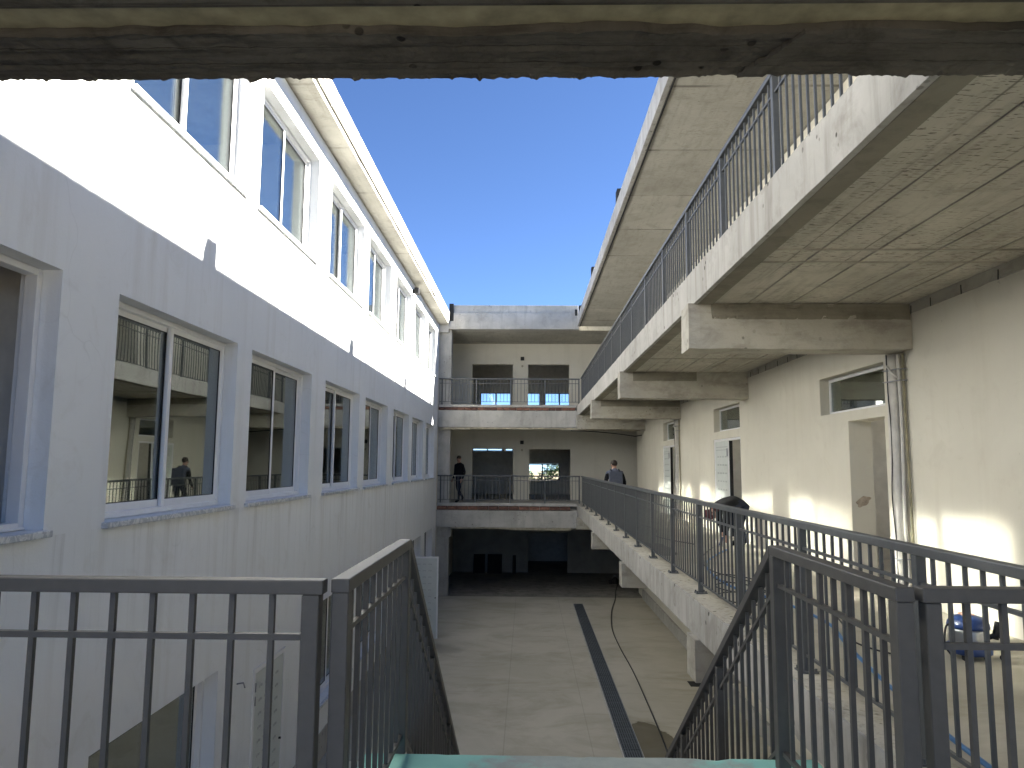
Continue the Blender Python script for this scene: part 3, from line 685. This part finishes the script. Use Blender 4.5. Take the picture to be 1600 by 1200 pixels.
def stair_railing(x, y0, yc, lab):
    """level piece from y0 to the corner post at yc, then down along the flight"""
    t = thing('stair_railing', lab, 'railing', (x, yc, FL), 'railings'); m = 'rail'
    th, hw, b = .045, .03, .0175
    sl_ = .722; y1 = yc+4.15
    L = MB().box(x-hw, x+hw, y0-.03, yc, RT-th, RT)
    L.build('top_rail', m, t, .004)
    def sloped(w_, dz, h_, p, q, nm, bev=.003):
        zp, zq = RT+dz-sl_*(p-yc), RT+dz-sl_*(q-yc)
        MB().hexa([(x-w_, p, zp-h_), (x+w_, p, zp-h_), (x+w_, q, zq-h_), (x-w_, q, zq-h_), (x-w_, p, zp), (x+w_, p, zp), (x+w_, q, zq), (x-w_, q, zq)]).build(nm, m, t, bev, seg=1)
    sloped(hw, 0, th*1.2, yc+.001, y1, 'handrail')
    sloped(b*.6, -.19, b*1.3, yc+.03, y1-.03, 'middle_rail', 0)
    sloped(b*.6, -.90, b*1.3, yc+.03, y1-.03, 'bottom_rail', 0)
    h = .0275
    pm = shared('post', MB().box(-h, h, -h, h, 0, RT-th-FL-.001), m, .003)
    for u in (y0, yc-.02): place('post', pm, t, (x, u, FL+.001))
    MB().box(x-b*.6, x+b*.6, y0+h+.001, yc-.05, RT-.17-b, RT-.17).build('middle_rail', m, t)
    MB().box(x-b*.6, x+b*.6, y0+h+.001, yc-.05, FL+.07, FL+.07+b*1.2).build('bottom_rail', m, t)
    bm_ = shared('baluster', MB().box(-b/2, b/2, -b/2, b/2, .07+b*1.2, RT-th-FL-.001), m)
    n = round((yc-y0)/.125)
    for k in range(1, n): place('baluster', bm_, t, (x, y0+(yc-.02-y0)*k/n, FL))
    sp = shared('post', MB().box(-.025, .025, -.025, .025, -1.0, -.07), m, .003)
    sbm = shared('baluster', MB().box(-b/2, b/2, -b/2, b/2, -.895, -.06), m)
    k = 1; u = yc+.12
    while u < y1-.05:
        z = RT-sl_*(u-yc)
        if k % 9 == 0: place('post', sp, t, (x, u, z))
        else: place('baluster', sbm, t, (x, u, z))
        k += 1; u += .118
    return t
stair_railing(-.60, 2.42, 3.66, 'anthracite stair railing on the left side of the flight')
stair_railing(1.17, 2.36, 3.52, 'anthracite stair railing on the right side of the flight')

# ------------------------------------------------------------------ courtyard drain and cables
dc = thing('drain_channel', 'long steel slot drain running down the courtyard floor', 'drain', (1.65, 18, GZ))
MB().box(1.49, 1.515, 6.0, 24.15, GZ+.001, GZ+.012).build('channel_edge', 'concrete', dc)
MB().box(1.795, 1.82, 6.0, 24.15, GZ+.001, GZ+.012).build('channel_edge', 'concrete', dc)
MB().box(1.516, 1.794, 6.0, 24.15, GZ+.0005, GZ+.003).build('channel_bed', 'gasket', dc)
gm = MB()
for k in range(8): gm.box(-.136+k*.0385, -.136+k*.0385+.021, 0, .985, .005, .016)
for k in range(5): gm.box(-.137, .137, .03+k*.22, .05+k*.22, .0035, .0045)
M['grate'] = plain('galvanised_grate', (.13, .15, .165), .5, .5, .15, 6, .3, 0)
gs = shared('grate', gm, 'grate')
for k in range(18): place('grate', gs, dc, (1.655, 6.02+k*1.005, GZ))
def smooth_path(pts, n=10):
    out = []
    P = [Vector(p) for p in pts]
    for i in range(len(P)-1):
        a, b, c_, d_ = P[max(i-1, 0)], P[i], P[i+1], P[min(i+2, len(P)-1)]
        for k in range(n):
            t = k/n
            out.append(.5*((2*b)+(c_-a)*t+(2*a-5*b+4*c_-d_)*t*t+(3*b-a-3*c_+d_)*t**3))
    out.append(P[-1]); return out
def cable(name, lab, cat, pts, r, mat, group=None):
    c_ = [sum(p[i] for p in pts)/len(pts) for i in range(3)]
    o = MB().tube(smooth_path(pts), r, 7).build(name, mat, None, 0, True, org=(c_[0], c_[1], pts[0][2]+G))
    return tag(o, lab, cat, group)
cz = GZ+.014
cable('power_cable', 'black cable snaking over the courtyard floor beside the drain', 'cable',
      [(3.45, 28.2, GZ-.003), (3.15, 26.5, GZ+.002), (2.95, 24.9, cz), (2.62, 23.0, cz), (2.35, 20.6, cz), (2.30, 18.6, cz), (2.32, 16.5, cz), (2.28, 14.2, cz), (2.22, 12.2, cz), (2.1, 10.5, cz)], .013, 'wire')
pm_ = thing('water_pump', 'small dark machine on the undercroft floor where the black cable ends', 'machine', (3.35, 28.3, GZ))
MB().lathe((3.35, 28.3, GZ-.01), [(.10, 0), (.13, .03), (.13, .14), (.09, .2), (.05, .24)], 16).build('motor', 'gasket', pm_, 0, True)
MB().box(3.12, 3.24, 28.2, 28.4, GZ-.011, GZ+.12).build('pump_head', 'dark', pm_, .015)
MB().tube([(3.2, 28.3, GZ+.2), (3.35, 28.3, GZ+.3), (3.48, 28.3, GZ+.2)], .012, 8).build('handle', 'silver', pm_, 0, True)
fz = FL+.02
cable('blue_hose', 'blue hose lying along the lower walkway floor behind the railing', 'hose',
      [(2.02, 2.4, fz), (2.08, 3.2, fz), (2.15, 4.0, fz), (2.28, 4.9, fz), (2.45, 5.8, fz), (2.62, 6.6, fz), (2.55, 7.6, fz), (2.3, 8.6, fz), (2.45, 10.2, fz), (2.9, 11.4, fz), (3.3, 12.2, fz)], .014, 'bluehose')
cable('floor_cable', 'thin dark cable looping from the blue vacuum cleaner across the walkway floor', 'cable',
      [(2.98, 5.6, fz), (2.7, 5.5, fz), (2.55, 5.9, fz), (2.75, 6.6, fz), (2.95, 7.6, fz), (2.7, 8.6, fz), (2.4, 9.8, fz), (2.65, 11.2, fz), (3.1, 12.4, fz)], .007, 'wire')
cable('floor_cable', 'coiled dark cable in loops on the walkway floor near the railing', 'cable',
      [(2.2+.28*math.cos(a*.9)+.02*a, 7.4+.5*math.sin(a*.9)+.09*a, fz+.004*(k % 3)) for k, a in enumerate([i*.8 for i in range(24)])], .007, 'wire')
cable('floor_cable', 'straight dark cable lying far along the lower walkway floor', 'cable',
      [(2.9, 12.9, fz), (2.5, 14.2, fz), (2.75, 16.0, fz), (2.4, 18.2, fz), (2.7, 21, fz)], .009, 'wire')
# vacuum cleaner
VX, VY = 3.2, 5.5
vc = thing('vacuum_cleaner', 'blue and steel drum vacuum cleaner standing on the walkway by the cream wall', 'vacuum cleaner', (VX, VY, FL))
f0 = FL+.006
for k in range(4):
    a = math.pi/4+k*math.pi/2
    MB().lathe((VX+.11*math.cos(a), VY+.11*math.sin(a), f0), [(.012, 0), (.022, .008), (.022, .03), (.012, .038)], 10).build('caster', 'gasket', vc, 0, True)
MB().lathe((VX, VY, f0+.035), [(.125, 0), (.145, .01), (.145, .06), (.132, .07)], 24).build('base', 'blue', vc, 0, True)
MB().lathe((VX, VY, f0+.105), [(.126, 0), (.128, .02), (.128, .09), (.126, .11)], 24).build('drum', 'silver', vc, 0, True)
MB().lathe((VX, VY, f0+.215), [(.134, 0), (.138, .012), (.132, .04), (.10, .075), (.05, .09)], 24).build('motor_head', 'blue', vc, 0, True)
MB().box(VX-.05, VX+.03, VY-.04, VY+.04, f0+.30, f0+.315).build('label_plate', 'skin', vc, .004)
MB().tube(smooth_path([(VX+.13, VY-.02, f0+.15), (VX+.19, VY-.05, f0+.17), (VX+.225, VY-.06, f0+.10), (VX+.20, VY-.06, f0+.02), (VX+.17, VY-.10, f0+.03)]), .018, 10).build('hose', 'gasket', vc, 0, True)
MB().tube(smooth_path([(VX+.17, VY-.03, f0+.14), (VX+.185, VY-.04, f0+.24), (VX+.19, VY-.04, f0+.26)]), .022, 10).build('hose_grip', 'gasket', vc, 0, True)
MB().tube(smooth_path([(VX-.12, VY, f0+.24), (VX-.17, VY-.02, f0+.22), (VX-.19, VY-.03, f0+.10), (VX-.15, VY-.03, f0+.03)]), .007, 8).build('power_lead', 'wire', vc, 0, True)

# ------------------------------------------------------------------ people
def person(lab, J, rad, edges, paint, loc, rz, hands, scale=1.0):
    """J joints (metres, feet at z=0, facing -Y), skinned into one continuous body"""
    names = list(J); me = bpy.data.meshes.new('person')
    me.from_pydata([J[n] for n in names], [(names.index(a), names.index(b)) for a, b in edges], [])
    tmp = bpy.data.objects.new('tmp', me); col.objects.link(tmp)
    md = tmp.modifiers.new('s', 'SKIN'); md.use_smooth_shade = True
    for i, n in enumerate(names):
        r = rad[n]; me.skin_vertices[0].data[i].radius = r if isinstance(r, tuple) else (r, r)
        me.skin_vertices[0].data[i].use_root = (n == 'pelvis')
    tmp.modifiers.new('u', 'SUBSURF').levels = 2
    dg = bpy.context.evaluated_depsgraph_get(); ev = tmp.evaluated_get(dg)
    nm = bpy.data.meshes.new_from_object(ev); nm.name = 'person'
    bpy.data.objects.remove(tmp)
    mats = ['skin', 'black', 'navy', 'vest', 'hair', 'red', 'shoe']
    bm = bmesh.new(); bm.from_mesh(nm)
    # fingers: four of unequal length plus a thumb, bent, rooted in each palm
    for hn, fdir, tdir in hands:
        p = Vector(J[hn]); f = Vector(fdir).normalized(); t = Vector(tdir).normalized(); side = t
        nrm = f.cross(t).normalized()
        fm = MB()
        for k, ln in enumerate((.070, .080, .075, .058)):
            b0 = p+side*(.024-.016*k)
            fm.tube([b0-f*.02, b0+f*ln*.45, b0+f*ln*.8+nrm*.016, b0+f*ln*.95+nrm*.036], [.0095, .009, .008, .006], 7)
        fm.tube([p-f*.03+t*.02, p+t*.048+f*.005, p+t*.058+f*.035], [.011, .010, .007], 7)
        vs = [bm.verts.new(v) for v in fm.v]
        for fc in fm.f:
            try: bm.faces.new([vs[i] for i in fc]).smooth = True
            except ValueError: pass
    # nose, ears, brow give the head a face
    hp = Vector(J['head']); hf = Vector(J['_face']) if '_face' in J else Vector((0, -1, 0))
    bm.to_mesh(nm); bm.free()
    for m in mats: nm.materials.append(M[m])
    for pol in nm.polygons:
        pol.use_smooth = True
        c_ = pol.center; best = min(((Vector(J[a])*(1-t_)+Vector(J[b])*t_-c_).length, (a, b, t_)) for a, b in edges for t_ in (0, .25, .5, .75, 1))[1]
        pol.material_index = mats.index(paint(*best))
    o = bpy.data.objects.new('person', nm); col.objects.link(o)
    o.location = (loc[0], loc[1], loc[2]+G); o.rotation_euler = (0, 0, rz); o.scale = (scale,)*3
    return tag(o, lab, 'person')
EDG = [('pelvis', 'waist'), ('waist', 'chest'), ('chest', 'neck'), ('neck', 'jaw'), ('jaw', 'head'), ('head', 'crown')]
for s_ in 'LR':
    EDG += [('chest', 'sho'+s_), ('sho'+s_, 'elb'+s_), ('elb'+s_, 'wri'+s_), ('wri'+s_, 'pal'+s_), ('pelvis', 'hip'+s_), ('hip'+s_, 'kne'+s_), ('kne'+s_, 'ank'+s_), ('ank'+s_, 'toe'+s_)]
RAD = dict(pelvis=(.155, .115), waist=(.145, .10), chest=(.165, .115), neck=.055, jaw=(.062, .07), head=(.075, .092), crown=(.05, .06))
for s_ in 'LR': RAD.update({'sho'+s_: .065, 'elb'+s_: .048, 'wri'+s_: .032, 'pal'+s_: (.036, .020), 'hip'+s_: .088, 'kne'+s_: .060, 'ank'+s_: .042, 'toe'+s_: (.042, .03)})
def child_mesh(par, name, mb, mat, smooth=True, bevel=0):
    """hair or clothing child in the person's own metres"""
    me = mb.mesh(name, mat, (0, 0, G), bevel, smooth); o = bpy.data.objects.new(name, me); col.objects.link(o); o.parent = par; return o
def head_parts(par, J, face, hair='hair', cap=None, short=True):
    """hair shell, ears, nose, eyes, brows and mouth placed on the head"""
    h = Vector(J['head']); up = (Vector(J['crown'])-Vector(J['jaw'])).normalized(); f = (Vector(face)-up*Vector(face).dot(up)).normalized(); sd = f.cross(up)
    def blob(c_, a, b, c2, n=12, m=8):
        q = MB()
        for i in range(m+1):
            th = math.pi*i/m
            for k in range(n):
                ph = 2*math.pi*k/n; q.v.append(tuple(c_+sd*(a*math.sin(th)*math.cos(ph))+f*(b*math.sin(th)*math.sin(ph))+up*(c2*math.cos(th))))
        for i in range(m):
            for k in range(n): q.f.append((i*n+k, i*n+(k+1) % n, (i+1)*n+(k+1) % n, (i+1)*n+k))
        return q
    child_mesh(par, 'hair', blob(h+up*.045-f*.018, .082, .098, .085), cap or hair)
    e = blob(h+sd*.078-f*.005, .012, .02, .03, 8, 6); e2 = blob(h-sd*.078-f*.005, .012, .02, .03, 8, 6); e.add(e2.v, e2.f)
    n_ = blob(h+f*.095-up*.018, .014, .022, .026, 8, 6); e.add(n_.v, n_.f)
    child_mesh(par, 'ears_and_nose', e, 'skin')
    d_ = blob(h+sd*.03+f*.083+up*.012, .013, .01, .007, 8, 6)
    for c_, a, b, c2 in ((h-sd*.03+f*.083+up*.012, .013, .01, .007), (h+f*.084-up*.062, .024, .01, .006), (h+sd*.03+f*.084+up*.03, .02, .01, .005), (h-sd*.03+f*.084+up*.03, .02, .01, .005)):
        z_ = blob(c_, a, b, c2, 8, 6); d_.add(z_.v, z_.f)
    child_mesh(par, 'eyes_and_mouth', d_, 'hair')

# 1: walking figure in dark clothes on the lower far gallery, heading left
J = dict(pelvis=(0, 0, .90), waist=(0, -.01, 1.06), chest=(0, -.02, 1.28), neck=(0, -.03, 1.42), jaw=(0, -.05, 1.49), head=(0, -.05, 1.56), crown=(0, -.04, 1.63),
         shoL=(.17, -.02, 1.33), elbL=(.21, .05, 1.06), wriL=(.2, -.06, .84), palL=(.2, -.09, .77), shoR=(-.17, -.02, 1.33), elbR=(-.21, -.0, 1.06), wriR=(-.2, -.12, .86), palR=(-.2, -.15, .80),
         hipL=(.09, 0, .84), kneL=(.09, -.12, .47), ankL=(.09, -.13, .08), toeL=(.09, -.30, .035), hipR=(-.09, 0, .84), kneR=(-.09, .02, .46), ankR=(-.09, .30, .17), toeR=(-.09, .24, .05))
def paint1(a, b, t):
    if a in ('neck', 'jaw', 'head') : return 'skin'
    if a.startswith('wri'): return 'skin'
    if a.startswith('ank'): return 'shoe'
    if a.startswith(('hip', 'kne')) or a == 'pelvis' and b.startswith('hip'): return 'navy'
    return 'black'
p1 = person('person in dark clothes walking on the lower far gallery by the column', J, RAD, EDG, paint1, (-2.44, 26.5, FL), R(-38), [('palL', (0, -.3, -1), (0, -1, .2)), ('palR', (0, -.3, -1), (0, -1, .2))])
head_parts(p1, J, (.3, -1, 0))
# 2: figure seen from behind with a backpack on the right walkway
J2 = dict(pelvis=(0, .10, .80), waist=(0, .06, .95), chest=(0, -.03, 1.14), neck=(0, -.09, 1.26), jaw=(.0, -.13, 1.31), head=(.01, -.14, 1.375), crown=(.01, -.13, 1.44),
          shoL=(.17, -.04, 1.18), elbL=(.24, .02, .93), wriL=(.22, -.15, .78), palL=(.22, -.20, .74), shoR=(-.17, -.04, 1.18), elbR=(-.24, .02, .93), wriR=(-.22, -.13, .78), palR=(-.22, -.18, .74),
          hipL=(.09, .09, .75), kneL=(.10, -.10, .44), ankL=(.10, .02, .08), toeL=(.10, -.15, .035), hipR=(-.09, .09, .75), kneR=(-.10, -.02, .43), ankR=(-.10, .22, .09), toeR=(-.10, .06, .04))
def paint2(a, b, t):
    if a in ('neck', 'jaw', 'head'): return 'skin'
    if a.startswith('wri'): return 'skin'
    if a.startswith('ank'): return 'shoe'
    if a.startswith(('hip', 'kne')) or a == 'pelvis' and b.startswith('hip'): return 'navy'
    if a.startswith(('sho', 'elb')): return 'black'
    return 'vest'
p2 = person('person with short hair and a grey backpack seen from behind on the walkway', J2, RAD, EDG, paint2, (2.19, 18.3, FL), R(180), [('palL', (0, -.7, -.7), (-1, -.3, 0)), ('palR', (0, -.7, -.7), (1, -.3, 0))])
head_parts(p2, J2, (.5, -1, -.1))
bp = MB(); rough(bp, -.15, .15, .10, .24, .80, 1.20, 8, 6, 10, .008, 9)
bpo = thing('backpack', 'slate grey backpack worn on the back of the walking person', 'backpack', (2.19, 18.3-.17, FL+.8))
m_ = MB(); rough(m_, 2.03, 2.35, 18.3-.25, 18.3-.09, FL+.80, FL+1.22, 8, 5, 10, .008, 9); m_.build('main_bag', 'pack', bpo, .03, True)
MB().box(2.07, 2.31, 18.3-.295, 18.3-.252, FL+.84, FL+1.02).build('front_pocket', 'pack', bpo, .015)
MB().tube(smooth_path([(2.13, 18.17, FL+1.21), (2.19, 18.16, FL+1.25), (2.25, 18.17, FL+1.21)]), .009, 6).build('carry_loop', 'vest', bpo, 0, True)
for xx in (2.09, 2.29): MB().tube(smooth_path([(xx, 18.21, FL+1.2), (xx, 18.32, FL+1.27), (xx, 18.45, FL+1.20), (xx, 18.47, FL+1.05)]), .016, 8).build('strap', 'black', bpo, 0, True)
# 3: figure bent over at the waist, hands near the floor
J3 = dict(pelvis=(0, .10, .72), waist=(0, -.05, .77), chest=(0, -.24, .74), neck=(0, -.36, .66), jaw=(0, -.42, .60), head=(0, -.46, .56), crown=(0, -.51, .52),
          shoL=(.15, -.28, .68), elbL=(.19, -.26, .42), wriL=(.13, -.27, .22), palL=(.11, -.27, .15), shoR=(-.15, -.28, .68), elbR=(-.19, -.22, .43), wriR=(-.12, -.20, .24), palR=(-.10, -.20, .17),
          hipL=(.10, .09, .68), kneL=(.11, -.02, .40), ankL=(.11, .08, .08), toeL=(.11, -.11, .035), hipR=(-.10, .09, .68), kneR=(-.11, .0, .40), ankR=(-.11, .12, .08), toeR=(-.11, -.07, .035))
def paint3(a, b, t):
    if a in ('jaw', 'head'): return 'skin'
    if a == 'neck': return 'red'
    if a.startswith('wri'): return 'skin'
    if a.startswith('ank'): return 'shoe'
    if a.startswith(('hip', 'kne')) or a == 'pelvis' and b.startswith('hip'): return 'navy'
    return 'black'
RAD3 = dict(RAD, pelvis=(.19, .15), waist=(.185, .14), chest=(.19, .14), hipL=.115, hipR=.115, kneL=.09, kneR=.09, ankL=.065, ankR=.065, elbL=.058, elbR=.058, shoL=.085, shoR=.085)
p3 = person('person in black top bending down on the lower right walkway', J3, RAD3, EDG, paint3, (3.60, 12.75, FL), R(-78), [('palL', (0, 0, -1), (-1, -.2, 0)), ('palR', (0, -.1, -1), (1, -.2, 0))])
head_parts(p3, J3, (0, -.5, -.8), cap='red')
tl = thing('hand_tool', 'small blue hand tool held near the floor by the bending person', 'tool', (3.33, 12.75, FL))
MB().tube([(3.31, 12.72, FL+.02), (3.34, 12.74, FL+.16)], [.03, .022], 10).build('tool_body', 'blue', tl, 0, True)
MB().tube([(3.31, 12.72, FL+.008), (3.31, 12.72, FL+.02)], .045, 12).build('disc', 'silver', tl, 0, True)

# ------------------------------------------------------------------ trees beyond the far building, glimpsed through its windows
def tree(x, y, h, lab):
    t = thing('tree', lab, 'tree', (x, y, GZ-.1), 'trees beyond the far building')
    MB().tube([(x, y, GZ-.12), (x+.1, y, GZ+h*.3), (x-.05, y+.1, GZ+h*.6)], [.18, .13, .06], 8).build('trunk', 'bark', t, 0, True)
    m = MB(); rnd = random.Random(int(x*100))
    for k in range(1500):
        a = rnd.uniform(0, 2*math.pi); b = math.acos(rnd.uniform(-1, 1)); q = rnd.uniform(.45, 1)**.5
        c_ = Vector((x+h*.36*q*math.sin(b)*math.cos(a), y+h*.36*q*math.sin(b)*math.sin(a), GZ+h*.62+h*.38*q*math.cos(b)))
        if noise.noise(c_*.9) < -.12: continue
        d1 = Vector((rnd.gauss(0, 1), rnd.gauss(0, 1), rnd.gauss(0, 1))).normalized()*.16; d2 = d1.cross(Vector((rnd.gauss(0, 1), rnd.gauss(0, 1), rnd.gauss(0, 1)))).normalized()*.08
        m.add([c_-d1, c_+d2, c_+d1, c_-d2], [(0, 1, 2, 3)])
    m.build('crown', 'leaf', t)
tree(-1.2, 47, 5.0, 'green leafy tree behind the far building, left one')
tree(2.1, 50, 4.6, 'green leafy tree behind the far building, right one')
